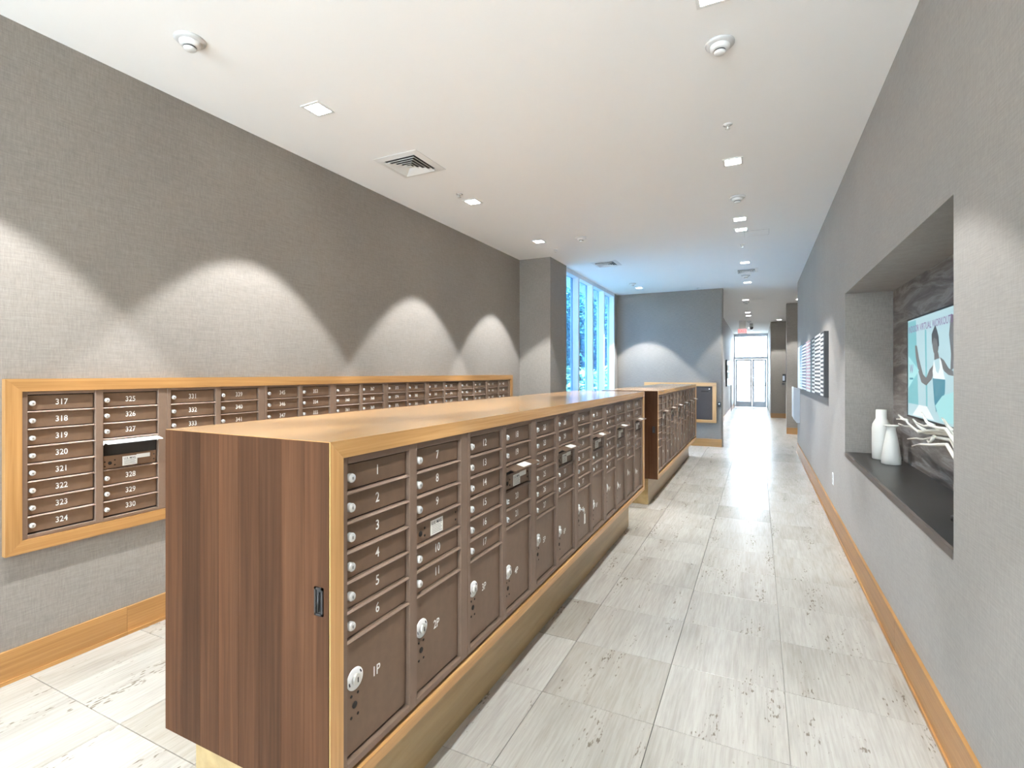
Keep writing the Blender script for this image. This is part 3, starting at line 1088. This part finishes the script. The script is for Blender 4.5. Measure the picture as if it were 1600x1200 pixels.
# ------------------------------------------------------------------ niche: television, vases, branch
TVX = 0.935
tv = thing('television', 'wall-mounted television in the niche showing a virtual workout screen', 'television', (TVX, 3.79, 1.525))
TY, TZ = 0.585, 0.335
scr_bg = emit('screen_pale_blue', (0.55, 0.80, 0.86), 0.32)
scr_teal = emit('screen_teal', (0.24, 0.66, 0.72), 0.30)
scr_white = emit('screen_white', (0.86, 0.93, 0.95), 0.38)
scr_mint = emit('screen_mint', (0.40, 0.80, 0.82), 0.36)
scr_skin = emit('screen_grey_brown', (0.17, 0.17, 0.17), 0.34)
scr_hair = emit('screen_dark_grey', (0.05, 0.06, 0.07), 0.3)
scr_purple = emit('screen_purple', (0.26, 0.13, 0.33), 0.32)
scr_pants = emit('screen_blue_pants', (0.09, 0.35, 0.46), 0.3)
MB().cbox(0.004, 0.05, -TY, TY, -TZ, TZ, 0.0).build('casing', M['black'], tv)
bz = MB()
for q in ((-TY, TY, -TZ, -TZ + 0.012), (-TY, TY, TZ - 0.010, TZ), (-TY, -TY + 0.010, -TZ + 0.012, TZ - 0.01), (TY - 0.010, TY, -TZ + 0.012, TZ - 0.01)):
    bz.box(-0.004, 0.004, *q)
bz.build('bezel', M['black'], tv)
MB().box(0.05, NXB - TVX, -0.2, 0.2, -0.15, 0.15).build('wall_bracket', M['black'], tv)
screen = MB().box(0.0, 0.004, -TY + 0.010, TY - 0.010, -TZ + 0.012, TZ - 0.010).build('screen', scr_bg, tv)
SH = {
 'panel': ([(4.355, 1.84), (4.168, 1.84), (4.112, 1.284), (4.355, 1.284)], scr_teal, 'backdrop_panel'),
 'win': ([(3.971, 1.762), (3.938, 1.759), (3.912, 1.286), (3.945, 1.284)], scr_teal, 'backdrop_line'),
 'white': ([(4.10, 1.284), (3.93, 1.284), (3.78, 1.21), (4.25, 1.21)], scr_white, 'backdrop_floor'),
 'forearm': ([(3.503, 1.5), (3.448, 1.517), (3.43, 1.70), (3.44, 1.798), (3.49, 1.811), (3.523, 1.701), (3.49, 1.595)], scr_skin, 'forearm_shape'),
 'neck': ([(3.78, 1.605), (3.706, 1.612), (3.686, 1.575), (3.78, 1.568)], scr_skin, 'neck_shape'),
 'arml': ([(3.795, 1.539), (3.78, 1.501), (3.826, 1.454), (3.938, 1.413), (4.04, 1.431), (4.112, 1.502), (4.168, 1.598), (4.187, 1.673), (4.141, 1.67), (4.094, 1.585), (4.005, 1.482), (3.938, 1.462), (3.873, 1.511)], scr_skin, 'raised_arm_shape'),
 'armr': ([(3.686, 1.584), (3.608, 1.564), (3.528, 1.518), (3.453, 1.5), (3.448, 1.475), (3.528, 1.479), (3.602, 1.501), (3.663, 1.537)], scr_skin, 'upper_arm_shape'),
 'torso': ([(3.786, 1.568), (3.744, 1.501), (3.706, 1.487), (3.674, 1.519), (3.68, 1.584), (3.649, 1.555), (3.594, 1.465), (3.581, 1.452), (3.795, 1.459), (3.81, 1.501)], scr_white, 'vest_shape'),
 'pants': ([(3.81, 1.459), (3.581, 1.454), (3.586, 1.376), (3.663, 1.318), (3.744, 1.258), (3.78, 1.331)], scr_pants, 'trousers_shape'),
 'face': ([(3.81, 1.683), (3.78, 1.7), (3.735, 1.692), (3.7, 1.667), (3.697, 1.63), (3.72, 1.603), (3.756, 1.593), (3.792, 1.615), (3.81, 1.645)], scr_skin, 'face_shape'),
 'hair': ([(3.826, 1.722), (3.795, 1.748), (3.756, 1.773), (3.726, 1.743), (3.697, 1.704), (3.686, 1.648), (3.706, 1.64), (3.735, 1.688), (3.78, 1.7), (3.81, 1.673), (3.822, 1.655)], scr_hair, 'hair_shape'),
 'diamond': ([(4.350, 1.608), (4.09, 1.508), (4.350, 1.388)], scr_mint, 'logo_triangle'),
 'diamond2': ([(3.756, 1.299), (3.63, 1.361), (3.44, 1.39), (3.24, 1.39), (3.24, 1.216), (3.663, 1.216)], scr_mint, 'caption_shape'),
}
for i, (k, (pts, mt, nm)) in enumerate(SH.items()):
    q = [(y - 3.79, z - 1.525) for y, z in pts]
    MB().poly_x(q[::-1], -0.0004 * (i + 1) * 0.4, -0.0004 * (i + 1) * 0.4 + 0.00005).build(nm, mt, screen)
obj('lettering', text_mesh('INDOOR VIRTUAL WORKOUTS', 0.062, scr_purple, '-x', 0.0), screen, (-0.0035, 3.895 - 3.79, 1.782 - 1.525))
obj('lettering', text_mesh('W', 0.085, scr_purple, '-x', 0.0), screen, (-0.0035, 4.262 - 3.79, 1.515 - 1.525))
MB().box(-0.0036, -0.0035, 0.43, 0.515, -0.078, -0.066).build('logo_underline', scr_pants, screen)

v1 = thing('vase', 'tall white bottle-shaped ceramic vase with a wide neck in the niche', 'vase', (0.866, 4.83, NZ0), 'white vases in the niche')
MB().lathe([(0.0, 0.0), (0.056, 0.0), (0.060, 0.006), (0.062, 0.10), (0.062, 0.245), (0.058, 0.275), (0.046, 0.300), (0.037, 0.318), (0.036, 0.385), (0.034, 0.387), (0.030, 0.384), (0.030, 0.31), (0.0, 0.30)][::-1], n=40).build('body', M['vase'], v1)
v2 = thing('vase', 'white cone-shaped ceramic vase with a flared thin lip in the niche', 'vase', (0.885, 4.60, NZ0), 'white vases in the niche')
MB().lathe([(0.0, 0.0), (0.059, 0.0), (0.062, 0.004), (0.060, 0.05), (0.051, 0.12), (0.038, 0.20), (0.030, 0.245), (0.028, 0.262), (0.034, 0.276), (0.048, 0.285), (0.047, 0.288), (0.030, 0.280), (0.022, 0.262), (0.0, 0.25)][::-1], n=40).build('body', M['vase'], v2)

br = thing('branch_sculpture', 'white coral-like branch ornament below the television', 'ornament', (0.86, 2.95, NZ0))
BP = [
 [(4.295, 1.173), (4.15, 1.182), (4.051, 1.183), (3.995, 1.167), (3.77, 1.14), (3.60, 1.165), (3.501, 1.177), (3.238, 1.20), (3.02, 1.12)],
 [(4.407, 1.130), (4.231, 1.135), (4.09, 1.143), (3.90, 1.140), (3.706, 1.142), (3.447, 1.164), (3.238, 1.18), (3.02, 1.10)],
 [(3.66, 1.202), (3.54, 1.198), (3.447, 1.208), (3.345, 1.204), (3.238, 1.21), (3.05, 1.13)],
 [(4.109, 1.058), (3.90, 1.085), (3.738, 1.097), (3.557, 1.131), (3.395, 1.148), (3.238, 1.15), (3.0, 1.05)],
 [(3.786, 1.053), (3.645, 1.08), (3.474, 1.102), (3.238, 1.128), (3.0, 1.03)],
 [(3.501, 1.247), (3.421, 1.236), (3.34, 1.215), (3.238, 1.205)],
 [(4.27, 1.205), (4.15, 1.182), (4.051, 1.183)],
 [(3.80, 1.215), (3.72, 1.18), (3.62, 1.165)],
 [(3.70, 1.105), (3.60, 1.09), (3.50, 1.14)],
 [(3.56, 1.27), (3.50, 1.22), (3.44, 1.205)],
]
rnd = random.Random(3)
for k, p in enumerate(BP):
    dx = [0.0, 0.03, -0.04, 0.02, -0.03, 0.04, 0.0, -0.02, 0.02, -0.04][k]
    q = [(dx * (1 - i / len(p)) + rnd.uniform(-0.004, 0.004), y - 2.95, z - NZ0 + rnd.uniform(-0.003, 0.003)) for i, (y, z) in enumerate(p)]
    m_ = len(q)
    MB().tube(q, [0.0045 + 0.006 * (i / (m_ - 1)) for i in range(m_)], 8).build('branch', M['coral'], br)
MB().tube([(0, 0.10, 0.33), (0, 0.06, 0.27), (0, 0.02, 0.16), (0, 0, 0.02)], [0.011, 0.016, 0.018, 0.02], 10).build('stem', M['coral'], br)
MB().lathe([(0.0, 0.0), (0.07, 0.0), (0.07, 0.018), (0.0, 0.02)][::-1], n=28).build('base', M['black'], br)

# ------------------------------------------------------------------ right wall: artwork, outlet, box
art = thing('wall_artwork', 'long wall artwork of black, white, pink and blue striped bands', 'artwork', (XR, 6.24, 1.235))
AH = 0.70
cols = {'k': plain('art_black', (0.02, 0.018, 0.02), 0.5), 'w': plain('art_white', (0.80, 0.78, 0.74), 0.5), 'g': plain('art_dark_green', (0.05, 0.09, 0.09), 0.5),
        'p': plain('art_pink', (0.62, 0.36, 0.38), 0.5), 'n': plain('art_navy', (0.06, 0.09, 0.16), 0.5), 'b': plain('art_pale_blue', (0.50, 0.66, 0.76), 0.5)}
AX = -0.045
MB().box(AX + 0.012, 0, 0, 3.95, 0, AH).build('backing', cols['k'], art)
bands = [(0.0, 0.06, 'k', None, 0), (0.06, 0.34, 'k', 'w', 0), (0.34, 0.98, 'k', 'w', 1), (0.98, 1.32, 'k', 'w', 0), (1.32, 1.57, 'g', None, 0),
         (1.57, 2.22, 'w', 'p', 1), (2.22, 2.95, 'n', 'w', 0), (2.95, 3.42, 'w', 'b', 1), (3.42, 3.95, 'w', None, 0)]
for a, bb, c1, c2, ph in bands:
    bd = MB().box(AX + 0.004, AX + 0.012, a, bb, 0, AH).build('band', cols[c1], art)
    if c2:
        for i in range(15):
            zz = (i + 0.5 * ph + 0.2) * AH / 15.2
            MB().box(AX, AX + 0.004, a + 0.01, bb - 0.01, zz, zz + AH / 15.2 * 0.5).build('stripe', cols[c2], bd)

ol = thing('wall_outlet', 'small white wall outlet low beside the niche', 'outlet', (XR, 5.881, 0.447))
MB().box(-0.006, 0, -0.037, 0.037, -0.058, 0.058).build('plate', M['white'], ol)
MB().box(-0.008, -0.006, -0.017, 0.017, 0.006, 0.036).build('socket', M['offwhite'], ol)
MB().box(-0.008, -0.006, -0.017, 0.017, -0.036, -0.006).build('socket', M['offwhite'], ol)

wbx = thing('wall_cabinet', 'slim grey and white wall box projecting at the end of the niche wall', 'wall box', (XR, 10.35, 0.60))
pts = [(0.0, 0.0), (-0.05, 0.0), (-0.085, 0.05), (-0.092, 0.10), (-0.092, 0.635), (0.0, 0.605)]
MB().poly_y(pts, 0.0, 0.42).build('body', M['offwhite'], wbx)
MB().poly_y([(-0.098, 0.08), (-0.104, 0.10), (-0.104, 0.64), (-0.092, 0.64), (-0.092, 0.08)], 0.0, 0.42).build('front_panel', M['white'], wbx)

# boards and fittings in the far corridor
nb = thing('notice_board', 'dark board with two yellow panels on the far corridor wall', 'board', (-0.97, 18.15, 1.05))
MB().box(0, 0.04, 0, 2.6, 0.0, 0.88).build('frame', M['black'], nb)
yl = plain('yellow_panel', (0.62, 0.50, 0.24), 0.5)
for z in (0.26, 0.52):
    MB().box(0.04, 0.05, 0.12, 2.3, z, z + 0.20).build('panel', yl, nb)
jd = thing('door_jamb', 'thin dark door edge on the far corridor wall', 'door edge', (-0.97, 21.4, 0.0))
MB().box(0, 0.03, 0, 0.08, 0, 1.03).build('post', M['black'], jd)
MB().cyl((0.0, 0.04, 0.0), (0.0, 0.04, 0.01), 0.02, n=8).build('foot', M['black'], jd)

al = thing('wall_intercom', 'dark intercom handset on the brown wall block', 'intercom', (0.765, 19.0, 1.10))
MB().box(-0.05, 0.05, -0.04, 0, 0.10, 0.36).build('body', M['black'], al)
MB().box(-0.045, 0.015, -0.055, -0.04, 0.14, 0.30).build('handset', M['alu'], al)
MB().box(-0.06, 0.02, -0.03, 0, 0.0, 0.07).build('call_box', M['grille'], al)


# ------------------------------------------------------------------ planting outside the tall window
struct('wall_sky_backing', MB().box(-6.6, -6.4, 4.0, 40.0, -0.11, 3.4), M['leaf_a'], 'green backing added behind the planting to block the bright sky')  # backing added to block bright sky between the leaves
hd = thing('hedge', 'dense leafy green planting outside the tall window', 'hedge', (-4.4, 12.0, -0.11))
hr = random.Random(11)


def leaves(n, x0, x1, y0, y1, z0, z1, mat, name, l0=0.12, l1=0.26):
    b = MB()
    for i in range(n):
        p = Vector((hr.uniform(x0, x1) + 4.4, hr.uniform(y0, y1) - 12.0, hr.uniform(z0, z1)))
        d = Vector((hr.uniform(-1, 1), hr.uniform(-1, 1), hr.uniform(-0.9, 0.6))).normalized()
        sd = d.cross(Vector((hr.uniform(-1, 1), hr.uniform(-1, 1), hr.uniform(-1, 1)))).normalized()
        L = hr.uniform(l0, l1)
        w = L * 0.16
        b.add([p, p + d * L * 0.5 + sd * w, p + d * L, p + d * L * 0.5 - sd * w], [(0, 1, 2, 3)])
    o = b.build(name, mat, hd)
    o['kind'] = 'stuff'


leaves(60000, -6.2, -4.3, 9.8, 26.0, 0.2, 4.3, M['leaf_a'], 'leaves')
leaves(6000, -4.6, -3.9, 9.4, 17.0, 0.2, 1.7, M['leaf_b'], 'low_leaves')
st = MB()
for i in range(34):
    x, y = hr.uniform(-1.7, 0.0), hr.uniform(-1.8, 11.0)
    st.tube([(x, y, 0), (x + hr.uniform(-.1, .1), y, 2.4), (x + hr.uniform(-.3, .3), y + hr.uniform(-.3, .3), 4.2)], [0.03, 0.024, 0.008], 6)
o = st.build('stems', M['stem'], hd)
o['kind'] = 'stuff'
